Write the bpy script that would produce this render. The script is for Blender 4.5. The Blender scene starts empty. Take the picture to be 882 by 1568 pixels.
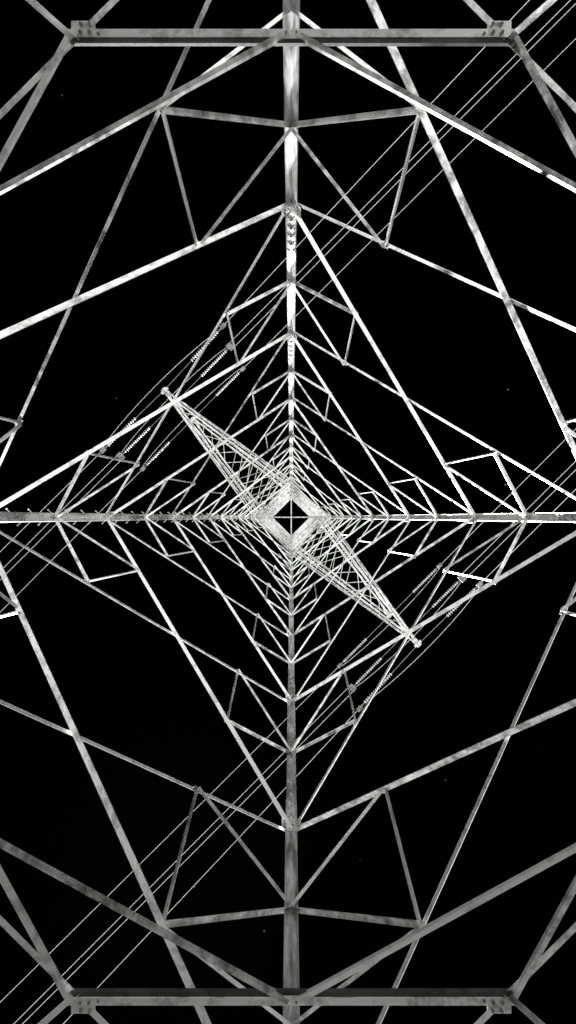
import bpy, math, random
from mathutils import Vector, Matrix
random.seed(7)
S = bpy.context.scene
S.view_settings.view_transform = 'Standard'
S.view_settings.look = 'None'
S.view_settings.exposure = 0
CZ = 1.5            # camera height above ground
F = 1000.0          # focal length in px of the 882x1568 picture

# ------------------------------------------------------------ materials
def nt(mat):
    mat.use_nodes = True
    t = mat.node_tree
    return t, t.nodes, t.links, t.nodes['Principled BSDF']

def steel(name, lo, hi, rough=0.5, metal=0.25):
    m = bpy.data.materials.new(name)
    t, N, L, b = nt(m)
    at = N.new('ShaderNodeAttribute'); at.attribute_name = 'tone'
    tc = N.new('ShaderNodeTexCoord')
    n1 = N.new('ShaderNodeTexNoise'); n1.inputs['Scale'].default_value = 3.2; n1.inputs['Detail'].default_value = 6; n1.inputs['Roughness'].default_value = 0.6
    n2 = N.new('ShaderNodeTexNoise'); n2.inputs['Scale'].default_value = 12; n2.inputs['Detail'].default_value = 3
    vo = N.new('ShaderNodeTexVoronoi'); vo.inputs['Scale'].default_value = 45
    mp = N.new('ShaderNodeMapping'); mp.inputs['Scale'].default_value = (1.5, 1.5, 0.25)
    L.new(tc.outputs['Object'], mp.inputs[0])
    for n in (n1, n2): L.new(mp.outputs[0], n.inputs['Vector'])
    L.new(tc.outputs['Object'], vo.inputs['Vector'])
    r1 = N.new('ShaderNodeMapRange'); r1.inputs[1].default_value = 0.36; r1.inputs[2].default_value = 0.6
    L.new(n1.outputs['Fac'], r1.inputs[0])
    a = N.new('ShaderNodeMath'); a.operation = 'MULTIPLY_ADD'; a.inputs[1].default_value = 0.5
    L.new(r1.outputs[0], a.inputs[0])
    c = N.new('ShaderNodeMath'); c.operation = 'MULTIPLY'; c.inputs[1].default_value = 0.5
    L.new(n2.outputs['Fac'], c.inputs[0]); L.new(c.outputs[0], a.inputs[2])
    d = N.new('ShaderNodeMath'); d.operation = 'MULTIPLY_ADD'; d.inputs[1].default_value = 0.4
    L.new(at.outputs['Fac'], d.inputs[0]); L.new(a.outputs[0], d.inputs[2])
    cr = N.new('ShaderNodeValToRGB')
    cr.color_ramp.elements[0].position = 0.25; cr.color_ramp.elements[0].color = (lo, lo, lo, 1)
    cr.color_ramp.elements[1].position = 0.85; cr.color_ramp.elements[1].color = (hi, hi, hi, 1)
    L.new(d.outputs[0], cr.inputs[0]); L.new(cr.outputs[0], b.inputs['Base Color'])
    b.inputs['Metallic'].default_value = metal
    rr = N.new('ShaderNodeMapRange'); rr.inputs[3].default_value = rough - 0.05; rr.inputs[4].default_value = rough + 0.15
    L.new(vo.outputs['Distance'], rr.inputs[0]); L.new(rr.outputs[0], b.inputs['Roughness'])
    bp = N.new('ShaderNodeBump'); bp.inputs['Strength'].default_value = 0.1; bp.inputs['Distance'].default_value = 0.01
    L.new(n2.outputs['Fac'], bp.inputs['Height']); L.new(bp.outputs[0], b.inputs['Normal'])
    return m

M_STEEL = steel('galvanised_steel', 0.2, 0.96, 0.34, 0.75)
M_BOLT = steel('bolt_steel', 0.06, 0.3, 0.4, 0.4)
M_DARK = steel('weathered_steel', 0.015, 0.07, 0.6, 0.2)  # near-black steel for knee-beam strips, shade put into the colour
M_WIRE = steel('aluminium_conductor', 0.4, 0.75, 0.45, 0.4)
M_GLASS = steel('insulator_porcelain', 0.15, 0.7, 0.2, 0.0)

def simple_noise(name, lo, hi, scale, bump):
    m = bpy.data.materials.new(name)
    t, N, L, b = nt(m)
    tc = N.new('ShaderNodeTexCoord')
    n1 = N.new('ShaderNodeTexNoise'); n1.inputs['Scale'].default_value = scale; n1.inputs['Detail'].default_value = 10
    n2 = N.new('ShaderNodeTexNoise'); n2.inputs['Scale'].default_value = scale*0.03; n2.inputs['Detail'].default_value = 4
    for n in (n1, n2): L.new(tc.outputs['Object'], n.inputs['Vector'])
    a = N.new('ShaderNodeMath'); a.operation = 'ADD'; L.new(n1.outputs['Fac'], a.inputs[0]); L.new(n2.outputs['Fac'], a.inputs[1])
    cr = N.new('ShaderNodeValToRGB')
    cr.color_ramp.elements[0].position = 0.3; cr.color_ramp.elements[0].color = (lo, lo, lo*0.99, 1)
    cr.color_ramp.elements[1].position = 0.7; cr.color_ramp.elements[1].color = (hi, hi, hi*0.99, 1)
    h = N.new('ShaderNodeMath'); h.operation = 'MULTIPLY'; h.inputs[1].default_value = 0.5; L.new(a.outputs[0], h.inputs[0])
    L.new(h.outputs[0], cr.inputs[0]); L.new(cr.outputs[0], b.inputs['Base Color'])
    b.inputs['Roughness'].default_value = 0.95
    bp = N.new('ShaderNodeBump'); bp.inputs['Strength'].default_value = bump; bp.inputs['Distance'].default_value = 0.03
    L.new(n1.outputs['Fac'], bp.inputs['Height']); L.new(bp.outputs[0], b.inputs['Normal'])
    return m, cr, L, N, tc
M_CONC = simple_noise('concrete', 0.3, 0.42, 14, 0.4)[0]
# ground: invented snow field added to bounce light upward, dark patch shapes the bounce
M_BOUNCE_GROUND, cr, L, N, tc = simple_noise('snow_and_scrub', 0.76, 0.9, 9, 0.8)
sx = N.new('ShaderNodeVectorMath'); sx.operation = 'DISTANCE'; sx.inputs[1].default_value = (-14, 12, 0)
L.new(tc.outputs['Object'], sx.inputs[0])
nn = N.new('ShaderNodeTexNoise'); nn.inputs['Scale'].default_value = 0.25; nn.inputs['Detail'].default_value = 8
L.new(tc.outputs['Object'], nn.inputs['Vector'])
ma = N.new('ShaderNodeMath'); ma.operation = 'MULTIPLY_ADD'; ma.inputs[1].default_value = 8
L.new(nn.outputs['Fac'], ma.inputs[0]); L.new(sx.outputs['Value'], ma.inputs[2])
mr = N.new('ShaderNodeMapRange'); mr.inputs[1].default_value = 34; mr.inputs[2].default_value = 38
L.new(ma.outputs[0], mr.inputs[0])
n3 = N.new('ShaderNodeTexNoise'); n3.inputs['Scale'].default_value = 30; L.new(tc.outputs['Object'], n3.inputs['Vector'])
c3 = N.new('ShaderNodeValToRGB'); c3.color_ramp.elements[0].color = (0.02, 0.02, 0.02, 1); c3.color_ramp.elements[1].color = (0.06, 0.06, 0.058, 1)
L.new(n3.outputs['Fac'], c3.inputs[0])
mx = N.new('ShaderNodeMix'); mx.data_type = 'RGBA'
L.new(mr.outputs[0], mx.inputs[0]); L.new(c3.outputs[0], mx.inputs[6]); L.new(cr.outputs[0], mx.inputs[7])
L.new(mx.outputs[2], N['Principled BSDF'].inputs['Base Color'])

# ------------------------------------------------------------ mesh builder
class MB:
    def __init__(s): s.v = []; s.f = []; s.t = []
    def add(s, vs, fs, tone=None):
        o = len(s.v); tone = random.random() if tone is None else tone
        s.v += [tuple(v) for v in vs]; s.t += [tone]*len(vs)
        s.f += [tuple(i+o for i in f) for f in fs]
    def obj(s, name, mat, parent=None, smooth=False):
        me = bpy.data.meshes.new(name); me.from_pydata(s.v, [], s.f); me.update()
        at = me.attributes.new('tone', 'FLOAT', 'POINT'); at.data.foreach_set('value', s.t)
        me.materials.append(mat)
        if smooth:
            for p in me.polygons: p.use_smooth = True
        o = bpy.data.objects.new(name, me); S.collection.objects.link(o)
        if parent: o.parent = parent
        return o

def prism(mb, p, q, prof, A, B, A2=None, B2=None, tone=None):
    n = len(prof); A2 = A2 or A; B2 = B2 or B
    vs = [p + A*x + B*y for x, y in prof] + [q + A2*x + B2*y for x, y in prof]
    fs = [(i, (i+1) % n, n+(i+1) % n, n+i) for i in range(n)]
    fs += [tuple(reversed(range(n))), tuple(range(n, 2*n))]
    mb.add(vs, fs, tone)

def Lprof(w, t, h=None):
    h = h or w
    return [(0, 0), (w, 0), (w, t), (t, t), (t, h), (0, h)]

def angle(mb, p, q, w, n, t=None, flip=1, off=0.0, ext=0.0, h=None):
    t = t or max(0.008, w*0.1)
    d = (q-p).normalized()
    B = (n - d*n.dot(d)).normalized()
    A = d.cross(B)*flip
    p = p - d*ext; q = q + d*ext
    prism(mb, p + B*off - A*w*0.5, q + B*off - A*w*0.5, Lprof(w, t, h), A, B)

def box(mb, c, A, B, C, a, b, h):
    vs = [c + A*(x*a/2) + B*(y*b/2) + C*(z*h/2) for z in (-1, 1) for x, y in ((-1, -1), (1, -1), (1, 1), (-1, 1))]
    mb.add(vs, [(3, 2, 1, 0), (4, 5, 6, 7), (0, 1, 5, 4), (1, 2, 6, 5), (2, 3, 7, 6), (3, 0, 4, 7)])

def bolt(mb, c, n, r=0.018, h=0.022, k=6):
    n = n.normalized(); a = n.orthogonal().normalized(); b = n.cross(a)
    pr = [(r*math.cos(2*math.pi*i/k), r*math.sin(2*math.pi*i/k)) for i in range(k)]
    prism(mb, c, c + n*h, pr, a, b)
    pr2 = [(x*0.5, y*0.5) for x, y in pr]
    prism(mb, c+n*h*1.0005, c + n*(h+0.012), pr2, a, b)

# ------------------------------------------------------------ tower geometry
DIR = [Vector((0, 1)), Vector((1, 0)), Vector((0, -1)), Vector((-1, 0))]   # in (u,v): top,right,bottom,left
ZW = 38.7; ZT = 50.0
def R(z):
    if z <= ZW: return 8 - 0.15*z
    r0 = 8-0.15*ZW
    return r0 + (1.62 - r0)*(z-ZW)/(ZT-ZW)
def W(u, v, z): return Vector((u, -v, z+CZ))
def zs(s): return 8000.0/(s+150.0)
def corner(i, z):
    d = DIR[i % 4]; r = R(z); return W(d.x*r, d.y*r, z)
def facen(i, z0, z1):
    a, b, c = corner(i, z0), corner(i+1, z0), corner(i, z1)
    n = (b-a).cross(c-a).normalized()
    mid = (a+b)/2
    if n.dot(Vector((0, 0, mid.z))-mid) < 0: n = -n
    return n

tower = bpy.data.objects.new('transmission_tower', None); S.collection.objects.link(tower)
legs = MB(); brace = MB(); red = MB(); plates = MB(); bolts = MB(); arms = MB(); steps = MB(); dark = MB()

zA, zB, zC, zD, zE = zs(1070), zs(483), zs(285), zs(184), zs(128)
zF, zG = 32.6, 35.8
cage = [ZW + (ZT-ZW)*k/6 for k in range(7)]

def leg_seg(i, z0, z1, w, t):
    p, q = corner(i, z0), corner(i, z1)
    A = (corner(i+1, z0)-p).normalized(); B = (corner(i-1, z0)-p).normalized()
    prism(legs, p, q, Lprof(w, t), A, B)
for i in range(4):
    leg_seg(i, -CZ+0.35, zA+0.3, 0.165, 0.02)
    leg_seg(i, zA+0.3, zB+0.9, 0.16, 0.018)
    leg_seg(i, zB+0.9, zC+1.1, 0.15, 0.016)
    leg_seg(i, zC+1.1, zE, 0.14, 0.015)
    leg_seg(i, zE, ZW, 0.125, 0.013)
    leg_seg(i, ZW, ZT, 0.12, 0.012)
    for (z0, z1, w) in ((zB+0.25, zB+1.55, 0.14), (zC+0.35, zC+1.85, 0.13), (zE-0.6, zE+0.6, 0.11)):
        p, q = corner(i, z0), corner(i, z1)
        A = (corner(i+1, z0)-p).normalized(); B = (corner(i-1, z0)-p).normalized()
        o = (A+B)*0.021
        prism(legs, p+o, q+o, Lprof(w, 0.012), A, B)
        nb = 9
        for k in range(nb):
            f = (k+0.5)/nb; c = p.lerp(q, f)
            x = 0.055 if k % 2 else 0.11
            bolt(bolts, c + A*x + B*0.033, B, 0.02, 0.025)
            bolt(bolts, c + B*x + A*0.033, A, 0.02, 0.025)

def node_plate(i, z, side, w, h):
    f = i if side > 0 else i-1
    p = corner(i, z); A = (corner(i+side, z)-p).normalized()
    n = facen(f % 4, z, z+1)
    U = (corner(i, z+1)-p).normalized()
    box(plates, p + A*(w/2+0.05) + n*0.027, A, U, n, w, h, 0.01)
    for a in (0.09, w-0.03):
        for u in (-h*0.3, 0, h*0.3):
            bolt(bolts, p + A*a + U*u + n*0.034, n, 0.018, 0.02)

def panel(i, z0, z1, wt, wn, wr, thirds=False, redund=True, plate=0.0):
    n = facen(i, z0, z1)
    a0, b0, a1, b1 = corner(i, z0), corner(i+1, z0), corner(i, z1), corner(i+1, z1)
    angle(brace, a0, b1, wt, n, off=0.022, flip=1, h=wt*0.75)
    angle(brace, b0, a1, wn, -n, off=0.001, flip=-1, h=wn*0.7)
    r0, r1 = R(z0), R(z1); tc = r0/(r0+r1)
    X = a0.lerp(b1, tc)
    if plate:
        bolt(bolts, X+n*(0.04), n, 0.022, 0.03)
    if not redund: return
    f1 = tc*0.5; f2 = 1-(1-tc)*0.5
    for (lo, hi, dd0, dd1, s) in ((a0, a1, a0.lerp(b1, f1), b0.lerp(a1, f2), 1), (b0, b1, b0.lerp(a1, f1), a0.lerp(b1, f2), -1)):
        if thirds:
            m1 = lo.lerp(hi, 1/3); m2 = lo.lerp(hi, 2/3)
            angle(red, m1, dd0, wr, n, off=0.012, flip=s)
            angle(red, m2, dd0, wr*1.05, n, off=0.030, flip=-s)
        else:
            m2 = lo.lerp(hi, 0.5)
            angle(red, m2, dd0, wr, n, off=0.030, flip=-s)
        angle(red, dd0, dd1, wr, n, off=0.012, flip=s)
        angle(red, m2, dd1, wr, n, off=0.04, flip=s)
        if plate:
            for P in (dd0, dd1):
                Dh = (b0-a0).normalized(); U = n.cross(Dh)
                box(plates, P+n*0.01, Dh, U, n, plate, plate*0.9, 0.01)
                for k in (-1, 1):
                    bolt(bolts, P+n*0.016+Dh*k*plate*0.25+U*k*plate*0.2, n, 0.016, 0.03)

up = Vector((0, 0, 1))
K = {}
for i in range(4):
    a, b = corner(i, zA), corner(i+1, zA)
    K[i, 0] = a.lerp(b, 0.3131); K[i, 1] = a.lerp(b, 0.6869)
zL = 1.0
for i in range(4):
    panel(i, zA, zB, 0.14, 0.08, 0.06, thirds=True, plate=0.13)
    panel(i, zB, zC, 0.12, 0.08, 0.055, plate=0.13)
    panel(i, zC, zD, 0.105, 0.075, 0.052, plate=0.12)
    panel(i, zD, zE, 0.10, 0.07, 0.05, plate=0.11)
    panel(i, zE, zF, 0.095, 0.07, 0.05)
    panel(i, zF, zG, 0.09, 0.07, 0.05)
    panel(i, zG, ZW, 0.09, 0.07, 0.05)
    for k in range(6):
        panel(i, cage[k], cage[k+1], 0.09, 0.08, 0.05, redund=False)
        n = facen(i, cage[k], cage[k+1])
        angle(brace, corner(i, cage[k]), corner(i+1, cage[k]), 0.10, n, off=0.024)
    angle(brace, corner(i, ZT), corner(i+1, ZT), 0.12, facen(i, ZT-1, ZT), off=0.024)
    for s in (1, -1):
        for z in (zA, zB): node_plate(i, z, s, 0.24, 0.32)
        for z in (zC, zD): node_plate(i, z, s, 0.2, 0.28)
        node_plate(i, zE, s, 0.18, 0.24)
    n = facen(i, -CZ, zA)
    angle(brace, corner(i, zA), corner(i+1, zA), 0.065, n, off=0.03, h=0.07)
    aL, bL = corner(i, zL), corner(i+1, zL)
    mL = (aL+bL)/2
    angle(brace, K[i, 0], mL, 0.06, n, off=0.05)
    angle(brace, K[i, 1], mL, 0.06, n, off=0.05, flip=-1)
    angle(brace, aL, bL, 0.11, n, off=0.03)
    q0, q1 = aL.lerp(mL, 0.5), bL.lerp(mL, 0.5)
    angle(red, corner(i, -CZ+0.8), q0, 0.09, n, off=0.05)
    angle(red, corner(i+1, -CZ+0.8), q1, 0.09, n, off=0.05)

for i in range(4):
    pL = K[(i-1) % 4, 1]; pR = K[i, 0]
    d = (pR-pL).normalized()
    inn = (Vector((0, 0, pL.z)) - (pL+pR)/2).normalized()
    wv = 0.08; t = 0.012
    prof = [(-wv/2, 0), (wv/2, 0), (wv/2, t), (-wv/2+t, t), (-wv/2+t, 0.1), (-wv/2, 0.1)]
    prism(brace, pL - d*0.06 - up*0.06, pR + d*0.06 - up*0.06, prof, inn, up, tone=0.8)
    # inner strip of the beam, its shade painted as a near-black colour
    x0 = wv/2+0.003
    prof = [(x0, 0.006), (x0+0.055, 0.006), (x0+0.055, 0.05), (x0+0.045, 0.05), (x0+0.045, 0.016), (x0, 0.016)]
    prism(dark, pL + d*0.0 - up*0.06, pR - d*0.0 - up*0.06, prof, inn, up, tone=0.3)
    m = (pL+pR)/2
    angle(brace, m + d*0.03, K[i, 1], 0.055, up, off=-0.075, flip=1, h=0.05)
    angle(brace, m - d*0.03, K[(i-1) % 4, 0], 0.055, up, off=-0.087, flip=-1, h=0.05)
    box(plates, m-up*0.066+inn*0.02, d, inn, up, 0.15, 0.085, 0.008)
    for x in (-0.05, 0.05): bolt(bolts, m+d*x-up*0.09+inn*0.02, -up, 0.012, 0.015)
    for e, sg in ((pL, 1), (pR, -1)):
        box(plates, e + d*sg*0.12 - inn*0.06 - up*0.035, d, inn, up, 0.24, 0.15, 0.01)
        box(plates, e + d*sg*0.13 - inn*0.11 - up*0.0, d, up, inn, 0.12, 0.12, 0.01)
        for x in (0.1, 0.19):
            bolt(bolts, e + d*sg*x + inn*0.0 - up*0.06, -up, 0.019, 0.025)
            bolt(bolts, e + d*sg*x - inn*0.095 - up*0.04, -up, 0.016, 0.03)
        bolt(bolts, e + d*sg*0.28 + inn*0.015 - up*0.06, -up, 0.016, 0.02)
for z in (ZT,):
    angle(brace, corner(0, z), corner(2, z), 0.085, up, off=-0.02)
    angle(brace, corner(1, z), corner(3, z), 0.085, up, off=-0.12)

# step bolts on the left leg
z = 1.6; k = 0
while z < 49:
    p = corner(3, z); A = (corner(0, z)-p).normalized(); B = (corner(2, z)-p).normalized()
    D = -B if k % 2 else -A
    Q = A if k % 2 else B
    bolt(steps, p + Q*0.07, D, 0.011, 0.17, 8)
    bolt(steps, p + Q*0.07 + D*0.175, D, 0.02, 0.012, 8)
    z += 0.42; k += 1

# crossarms ----------------------------------------------------------
ARM = [(cage[0], 10.45), (cage[2]+0.2, 10.45), (cage[4]+0.5, 9.75)]
def arm(fi, z, L, hgt):
    a, b = corner(fi, z), corner(fi+1, z)
    a2, b2 = corner(fi, z+hgt), corner(fi+1, z+hgt)
    dv = (DIR[fi % 4] + DIR[(fi+1) % 4]).normalized()
    tip = W(dv.x*L, dv.y*L, z+0.1)
    side = (b-a).normalized()
    ta, tb = tip-side*0.08, tip+side*0.08
    t2 = tip + up*0.25
    angle(arms, a, ta, 0.075, up, off=0, flip=1); angle(arms, b, tb, 0.075, up, off=0, flip=-1)
    angle(arms, a2, t2-side*0.06, 0.06, up, flip=1); angle(arms, b2, t2+side*0.06, 0.06, up, flip=-1)
    n = 7
    fr = [k/n for k in range(n+1)]
    for k in range(n):
        f, g = fr[k], fr[k+1]
        A0, A1 = a.lerp(ta, f), a.lerp(ta, g); B0, B1 = b.lerp(tb, f), b.lerp(tb, g)
        C0, C1 = a2.lerp(t2, f), a2.lerp(t2, g); D0, D1 = b2.lerp(t2, f), b2.lerp(t2, g)
        w = 0.04
        if k % 2 == 0: angle(arms, A0, B1, w, up, off=0.02)
        else: angle(arms, B0, A1, w, up, off=0.04)
        if k in (0, 1): angle(arms, *((B0, A1) if k % 2 == 0 else (A0, B1)), w, up, off=0.06)
        if k % 2 == 0:
            angle(arms, A0, C1, w, side, off=0.01); angle(arms, B0, D1, w, side, off=0.01)
        else:
            angle(arms, C0, A1, w, side, off=0.01); angle(arms, D0, B1, w, side, off=0.01)
    dw = Vector((dv.x, -dv.y, 0))
    box(arms, tip+dw*0.1-up*0.02, dw, side, up, 0.5, 0.32, 0.03)
    box(arms, tip+dw*0.15-up*0.15, dw, side, up, 0.3, 0.06, 0.3)
    box(arms, tip+dw*0.15-up*0.1, side, dw, up, 0.5, 0.14, 0.14)
    return tip + dw*0.2, dw

def tube(mb, pts, r, k=6, tone=0.5):
    n = len(pts); vs = []
    for j, p in enumerate(pts):
        d = (pts[min(j+1, n-1)]-pts[max(j-1, 0)]).normalized()
        a = d.cross(up).normalized(); b = a.cross(d)
        vs += [p + (a*math.cos(2*math.pi*i/k)+b*math.sin(2*math.pi*i/k))*r for i in range(k)]
    fs = [(j*k+i, j*k+(i+1) % k, (j+1)*k+(i+1) % k, (j+1)*k+i) for j in range(n-1) for i in range(k)]
    mb.add(vs, fs, tone)

def string(mb, hw, p, d, n, start, pitch):
    a = d.orthogonal().normalized(); b = d.cross(a)
    tube(hw, [p, p+d*start], 0.02)
    tube(hw, [p+d*(start+n*pitch), p+d*(start+n*pitch+0.55)], 0.04)
    prof = [(0.0, 0.035), (0.3, 0.045), (0.4, 0.1), (0.6, 0.105), (0.68, 0.045), (1.0, 0.035)]
    k = 10; vs = []
    for j in range(n):
        for f, r in prof:
            c = p + d*(start+(j+f)*pitch)
            vs += [c + (a*math.cos(2*math.pi*i/k)+b*math.sin(2*math.pi*i/k))*r for i in range(k)]
    rings = n*len(prof)
    fs = [(j*k+i, j*k+(i+1) % k, (j+1)*k+(i+1) % k, (j+1)*k+i) for j in range(rings-1) for i in range(k)]
    mb.add(vs, fs, 0.6)

WD = Vector((1, -1, 0)).normalized()    # image upper-right
for fi, sgn in ((3, 1), (1, -1)):
    for ai, (z, L) in enumerate(ARM):
        tip, dw = arm(fi, z, L, 1.75 if ai < 2 else 1.6)
        wire = MB(); ins = MB(); hw = MB()
        for s in (1, -1):
            sl = (0.15 if s*sgn > 0 else 0.03, 0.03, 0.0)[ai]
            pts = []
            for k in range(41):
                x = 5.2 + (k/40)**1.6*200
                zz = -sl*x + x*x*(0.00045 if sl < 0.1 else 0.0011)
                pts.append(tip + WD*s*x + up*(zz-0.15))
            d = (pts[0]-(tip-up*0.1)).normalized()
            string(ins, hw, tip - up*0.1 + WD*s*0.15, d, 15, 2.2, 0.155)
            offs = (-0.2, 0.2) if ai == 1 else (0.0,)
            for o in offs:
                tube(wire, [p + dw*o for p in pts], 0.017)
            box(hw, pts[0]-WD*s*0.15, WD, dw, up, 0.35, 0.5 if ai == 1 else 0.25, 0.06)
        pts = []
        for k in range(25):
            x = -4.9 + 9.8*k/24
            zz = -1.3*(1-(x/4.9)**2)**0.8
            pts.append(tip + WD*x + up*(zz-0.5) + dw*0.05)
        tube(wire, pts, 0.015)
        w = wire.obj('power_line', M_WIRE)
        ins.obj('insulator_strings', M_GLASS, w, True)
        hw.obj('fittings', M_BOLT, w)

foot = MB()
for i in range(4):
    p = corner(i, -CZ); p.z = 0
    vs = []
    for (s, zz) in ((0.75, -0.1), (0.75, 0.25), (0.45, 0.4)):
        vs += [p + Vector((x*s, y*s, zz)) for x, y in ((-1, -1), (1, -1), (1, 1), (-1, 1))]
    fs = [(j*4+k, j*4+(k+1) % 4, (j+1)*4+(k+1) % 4, (j+1)*4+k) for j in range(2) for k in range(4)] + [(8, 9, 10, 11)]
    foot.add(vs, fs)

legs.obj('legs', M_STEEL, tower); brace.obj('cross_bracing', M_STEEL, tower)
red.obj('secondary_bracing', M_STEEL, tower); plates.obj('gusset_plates', M_STEEL, tower)
bolts.obj('bolts', M_BOLT, tower); arms.obj('crossarms', M_STEEL, tower)
steps.obj('step_bolts', M_STEEL, tower); foot.obj('footings', M_CONC, tower)
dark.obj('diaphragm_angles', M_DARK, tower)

g = MB(); n = 48; rad = [0, 6, 12, 20, 35, 60, 120, 300, 900, 3000]
vs = [Vector((0, 0, 0))]; fs = []
for ri in range(1, len(rad)):
    for k in range(n):
        a = 2*math.pi*k/n
        h = 0 if ri < 3 else random.uniform(-0.0015, 0.0015)*rad[ri]
        vs.append(Vector((rad[ri]*math.cos(a), rad[ri]*math.sin(a), h)))
for k in range(n): fs.append((0, 1+k, 1+(k+1) % n))
for ri in range(1, len(rad)-1):
    for k in range(n):
        a = 1+(ri-1)*n; b = a+n
        fs.append((a+k, b+k, b+(k+1) % n, a+(k+1) % n))
g.add(vs, fs); g.obj('ground', M_BOUNCE_GROUND, None, True)

# ------------------------------------------------------------ light
SE = math.radians(62)
src = Vector((-0.3, 0.95, 0)).normalized()      # towards the moon: bottom of the image
dirv = Vector((src.x*math.cos(SE), src.y*math.cos(SE), math.sin(SE)))
ld = bpy.data.lights.new('moonlight', 'SUN'); ld.energy = 7.8; ld.angle = math.radians(0.5); ld.color = (1, 1, 1)
lo = bpy.data.objects.new('moonlight', ld); S.collection.objects.link(lo)
lo.rotation_euler = dirv.to_track_quat('Z', 'Y').to_euler()
lo.location = dirv*100

w = bpy.data.worlds.new('World'); S.world = w; w.use_nodes = True
N, L = w.node_tree.nodes, w.node_tree.links
bg = N['Background']
sky = N.new('ShaderNodeTexSky'); sky.sky_type = 'NISHITA'; sky.sun_disc = False
sky.sun_elevation = SE; sky.sun_rotation = math.atan2(src.x, src.y)
bw = N.new('ShaderNodeRGBToBW'); L.new(sky.outputs[0], bw.inputs[0])
mu = N.new('ShaderNodeMath'); mu.operation = 'MULTIPLY'; mu.inputs[1].default_value = 0.0005; L.new(bw.outputs[0], mu.inputs[0])
tc = N.new('ShaderNodeTexCoord')
vo = N.new('ShaderNodeTexVoronoi'); vo.inputs['Scale'].default_value = 32
L.new(tc.outputs['Generated'], vo.inputs['Vector'])
lt = N.new('ShaderNodeMapRange'); lt.inputs[1].default_value = 0.015; lt.inputs[2].default_value = 0.04; lt.inputs[3].default_value = 1; lt.inputs[4].default_value = 0
L.new(vo.outputs['Distance'], lt.inputs[0])
sp = N.new('ShaderNodeSeparateColor'); L.new(vo.outputs['Color'], sp.inputs[0])
gt = N.new('ShaderNodeMapRange'); gt.inputs[1].default_value = 0.8; gt.inputs[2].default_value = 1.0; gt.inputs[3].default_value = 0; gt.inputs[4].default_value = 4
L.new(sp.outputs[0], gt.inputs[0])
st = N.new('ShaderNodeMath'); st.operation = 'MULTIPLY'; L.new(lt.outputs[0], st.inputs[0]); L.new(gt.outputs[0], st.inputs[1])
ad = N.new('ShaderNodeMath'); ad.operation = 'ADD'; L.new(mu.outputs[0], ad.inputs[0]); L.new(st.outputs[0], ad.inputs[1])
L.new(ad.outputs[0], bg.inputs['Color']); bg.inputs['Strength'].default_value = 0.1

# ------------------------------------------------------------ camera
cd = bpy.data.cameras.new('camera'); cam = bpy.data.objects.new('camera', cd); S.collection.objects.link(cam)
cam.location = (0, 0, CZ); cam.rotation_euler = (math.pi, 0, 0)
cd.sensor_fit = 'VERTICAL'; cd.sensor_height = 36; cd.lens = 36*F/1568
cd.shift_x = -5/1568; cd.shift_y = 8/1568
cd.clip_start = 0.05; cd.clip_end = 8000
S.camera = cam
